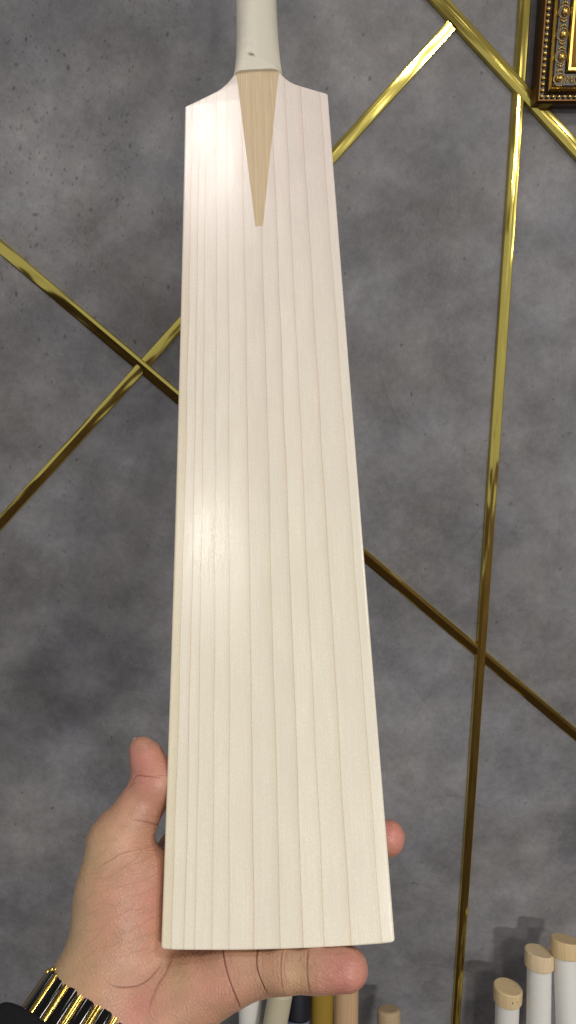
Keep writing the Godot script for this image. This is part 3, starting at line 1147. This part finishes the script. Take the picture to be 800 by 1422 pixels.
# ------------------------------------------------------------------ the ornate picture frame
func make_picture_frame() -> void:
	var x0 := 0.2702
	var y0 := 1.856
	var w := 0.44
	var h := 0.54
	var root := thing("picture_frame", "ornate gold and black picture frame with beaded edge, its corner at upper right", "picture frame",
		Transform3D(Basis(), Vector3(x0, y0, 0.0022)))
	var antique := mat(Color(0.90, 0.77, 0.42), 0.24, 1.0)
	var old := mat(Color(0.34, 0.23, 0.10), 0.36, 0.8)
	# moulding: inward distance, height over the wall, which paint
	var bands := [
		["outer_edge", old, [[0.0, 0.0], [0.0, 0.020], [0.0022, 0.0225], [0.0036, 0.0225]]],
		["bead_channel", m_dark_trim, [[0.0036, 0.0225], [0.0042, 0.0205], [0.0080, 0.0205], [0.0100, 0.0215]]],
		["fillet", antique, [[0.0100, 0.0215], [0.0112, 0.0262], [0.0128, 0.0275], [0.0142, 0.0262], [0.0150, 0.0238]]],
		["ornament_band", m_dark_trim, [[0.0150, 0.0238], [0.0175, 0.0222], [0.0285, 0.0222], [0.0300, 0.0236]]],
		["liner", antique, [[0.0300, 0.0236], [0.0312, 0.0262], [0.0335, 0.0262], [0.0400, 0.0190], [0.0410, 0.0160], [0.0420, 0.0110]]],
	]
	var corner := func(d: float, z: float, k: int) -> Vector3:
		return [Vector3(d, d, z), Vector3(w - d, d, z), Vector3(w - d, h - d, z), Vector3(d, h - d, z)][k % 4]
	var inward := [Vector3(0, 1, 0), Vector3(-1, 0, 0), Vector3(0, -1, 0), Vector3(1, 0, 0)]
	for b in bands:
		var g := Geo.new()
		for i in b[2].size() - 1:
			var p: Array = b[2][i]
			var q: Array = b[2][i + 1]
			for k in 4:
				var out: Vector3 = (Vector3.BACK * (q[0] - p[0] + 1e-6) - inward[k] * (q[1] - p[1])).normalized()
				g.flat([corner.call(p[0], p[1], k), corner.call(p[0], p[1], k + 1), corner.call(q[0], q[1], k + 1), corner.call(q[0], q[1], k)], out)
		put(b[0], g, b[1], root)
	var pic := Geo.new()
	pic.box(Transform3D(Basis(), Vector3(w / 2, h / 2, 0.006)), Vector3(w / 2 - 0.041, h / 2 - 0.041, 0.004), 0.0005)
	put("picture_panel", pic, mat(Color(0.62, 0.50, 0.30), 0.6), root)
	# string of beads, too small to tell apart one by one
	var beads := Geo.new()
	for k in 4:
		var a: Vector3 = corner.call(0.0061, 0.0222, k)
		var c: Vector3 = corner.call(0.0061, 0.0222, k + 1)
		var n := int(round(a.distance_to(c) / 0.0060))
		for i in n:
			beads.ball(a.lerp(c, float(i) / n), Vector3(0.0022, 0.0022, 0.0024), 8, 5)
	put("bead_string", beads, antique, root).set_meta("kind", "stuff")
	# egg and leaf ornaments
	var egg := Geo.new()
	egg.ball(Vector3(0.0006, 0, 0.0006), Vector3(0.0034, 0.0043, 0.0034), 14, 9)
	var egg_mesh := egg.done()
	var ring := Geo.new()
	var segs := 20
	for i in segs:
		var a0 := TAU * i / segs
		var a1 := TAU * (i + 1) / segs
		var rad := func(a: float) -> Vector3: return Vector3(0.0056 * cos(a) * (1.0 if cos(a) > 0 else 1.18), 0.0063 * sin(a) * (1.0 - 0.12 * maxf(0.0, -cos(a))), 0)
		var p: Vector3 = rad.call(a0)
		var q: Vector3 = rad.call(a1)
		var mid := (p + q) / 2
		var d := (q - p)
		var bx := Basis(d.normalized(), Vector3(0, 0, 1).cross(d.normalized()), Vector3(0, 0, 1))
		ring.ball(mid, Vector3(d.length() * 0.75, 0.00065, 0.0013), 6, 4, bx)
	var ring_mesh := ring.done()
	var leaf := Geo.new()
	for s in [-1, 1]:
		for q in [[0.0, 0.0, 0.0030], [-0.0018, 0.0010, 0.0026], [0.0019, 0.0010, 0.0026], [-0.0030, 0.0026, 0.0018], [0.0030, 0.0026, 0.0018]]:
			leaf.ball(Vector3(q[0], s * (0.0016 + q[1] * 0.6), 0.0003), Vector3(0.0008, q[2] * 0.6, 0.0014), 6, 4, Basis(Vector3.BACK, -s * q[0] * 170.0))
	var leaf_mesh := leaf.done()
	for k in 4:
		var a: Vector3 = corner.call(0.0231, 0.0224, k)
		var c: Vector3 = corner.call(0.0231, 0.0224, k + 1)
		var n := int(round(a.distance_to(c) / 0.0218))
		var turn := Basis(Vector3.BACK, atan2(inward[k].y, inward[k].x))
		for i in n:
			var e := put("egg_ornament", egg_mesh, antique, root)
			e.transform = Transform3D(turn, a.lerp(c, (i + 0.0) / n))
			put("egg_rim", ring_mesh, antique, e)
			var l := put("leaf_ornament", leaf_mesh, antique, root)
			l.transform = Transform3D(turn, a.lerp(c, (i + 0.5) / n))


# ------------------------------------------------------------------ bats stood against the wall
func make_rear_bats() -> void:
	var blade := blade_mesh(false).done()
	var white := mat(Color(0.90, 0.895, 0.875), 0.6)
	white.normal_enabled = true
	white.normal_texture = m_twine.normal_texture
	white.normal_scale = 0.25
	white.uv1_scale = Vector3(1, 12, 1)
	var cream := white.duplicate(); cream.albedo_color = Color(0.74, 0.71, 0.61)
	var navy := mat(Color(0.045, 0.055, 0.12), 0.5)
	var slate := mat(Color(0.42, 0.46, 0.55), 0.5)
	var mustard := white.duplicate(); mustard.albedo_color = Color(0.60, 0.49, 0.17)
	var beige := m_cane.duplicate(); beige.albedo_color = Color(0.86, 0.80, 0.76)
	var gray_cane := m_cane.duplicate(); gray_cane.albedo_color = Color(0.78, 0.76, 0.74)
	# x at the floor, x at the top, height of the top, distance of the top from the wall, handle paint, kind of end
	var rows := [
		[0.3187, 0.3076, 0.7243, 0.070, white, "cap_knots", "white handled bat with knotted pale wood cap, lowest of the three on the right"],
		[0.3506, 0.3464, 0.7849, 0.070, white, "cap", "white handled bat with plain wood cap, middle of the three on the right"],
		[0.3913, 0.3803, 0.8047, 0.070, white, "cap_tan", "white handled bat with tan wood cap, tallest at the right edge"],
		[0.1424, 0.1422, 0.6818, 0.070, gray_cane, "bare", "bare wooden bat handle with rounded top standing alone below the bat's right corner"],
		[0.0765, 0.0818, 0.7488, 0.070, beige, "bare", "beige wooden bat handle behind the little fingertip, right of the mustard one"],
		[0.0488, 0.0479, 0.7509, 0.070, mustard, "bare", "mustard yellow bat handle behind the little finger"],
		[0.0128, 0.0126, 0.7466, 0.070, navy, "grip", "bat handle with dark navy sleeve above a slate band and white binding"],
		[-0.1438, -0.0096, 0.7468, 0.100, cream, "bare", "cream bat handle leaning right, crossing before the white one under the finger"],
		[-0.0574, -0.0521, 0.7648, 0.070, white, "bare", "white bat handle under the palm, leftmost of the leaning bats"],
	]
	var stand := [0.06, 0.16, 0.26, 0.26, 0.16, 0.06, 0.26, 0.16, 0.06]   # how far each foot is drawn out, so that the blades clear each other
	var nth := -1
	for q in rows:
		nth += 1
		var top := Vector3(q[1], q[2], q[3])
		var foot := Vector3(q[0], 0.012, q[3] + stand[nth])
		var up := (top - foot).normalized()
		var back := (Vector3.BACK - up * up.z).normalized()
		var total := top.distance_to(foot)
		var k := total / 0.845
		var t := thing("standing_bat", q[6], "cricket bat", Transform3D(Basis(up.cross(back).normalized(), up, back), foot), "bats standing against the wall")
		var bl := put("blade", blade, m_willow, t)
		bl.scale = Vector3(1, k, 1)
		bl.position = Vector3(0, 0, 0.0155)
		var end: String = q[5]
		var s1 := total - (0.022 if end.begins_with("cap") else 0.0)
		if end == "grip":
			s1 = total - 0.080
		put("handle_binding", handle_mesh(0.585 * k, s1, 0.0159, 0.002, 0.00016 if end != "bare" else 0.00005, 0.0, 0.0), q[4] if end != "grip" else white, t)
		var ring_at := func(prof: Array, slant: float) -> Geo:
			var g := Geo.new()
			var rings := []
			for p in prof:
				var ring := []
				for j in 32:
					var a := TAU * j / 32
					ring.append(Vector3(p[0] * 1.04 * sin(a), p[1] - slant * p[2] * sin(a - 0.3) * p[0] / 0.018, p[0] * 0.96 * cos(a)))
				rings.append(ring)
			g.loft(rings)
			return g
		if end.begins_with("cap"):
			var cm: StandardMaterial3D = m_cane.duplicate()
			cm.albedo_color = {"cap": Color(1.0, 1.0, 1.0), "cap_tan": Color(0.97, 0.95, 0.88), "cap_knots": Color(0.98, 0.97, 0.92)}[end]
			var cap := put("handle_cap", ring_at.call([[0.0161, s1, 0.3], [0.0182, s1 + 0.0003, 0.3], [0.0190, s1 + 0.0018, 0.3], [0.0192, total - 0.0016, 1.0], [0.0185, total - 0.0003, 1.0], [0.0173, total, 1.0]], 0.0030), cm, t)
			if end == "cap_knots":
				var kn := mat(Color(0.16, 0.10, 0.06), 0.6)
				for x in [0.0015, 0.0078]:
					var g := Geo.new()
					g.ball(Vector3(x, total - 0.0095, sqrt(1.0 - pow(x / 0.0192, 2)) * 0.0178), Vector3(0.0011, 0.0036, 0.0006), 10, 8, Basis(Vector3.UP, asin(x / 0.0192)))
					put("knot", g, kn, cap)
		elif end == "grip":
			put("slate_band", ring_at.call([[0.0156, s1, 0.0], [0.0164, s1 + 0.001, 0.0], [0.0164, s1 + 0.023, 0.0]], 0.0), slate, t)
			put("grip_sleeve", ring_at.call([[0.0165, s1 + 0.0225, 1.0], [0.0174, s1 + 0.0235, 1.0], [0.0176, s1 + 0.026, 1.0], [0.0176, total - 0.002, 0.0], [0.015, total, 0.0]], 0.002), navy, t)
		else:
			put("handle_end", ring_at.call([[0.0158, total - 0.001, 0.0], [0.0159, total + 0.0005, 0.0], [0.0148, total + 0.0022, 0.0], [0.0120, total + 0.0036, 0.0]], 0.0), q[4], t)
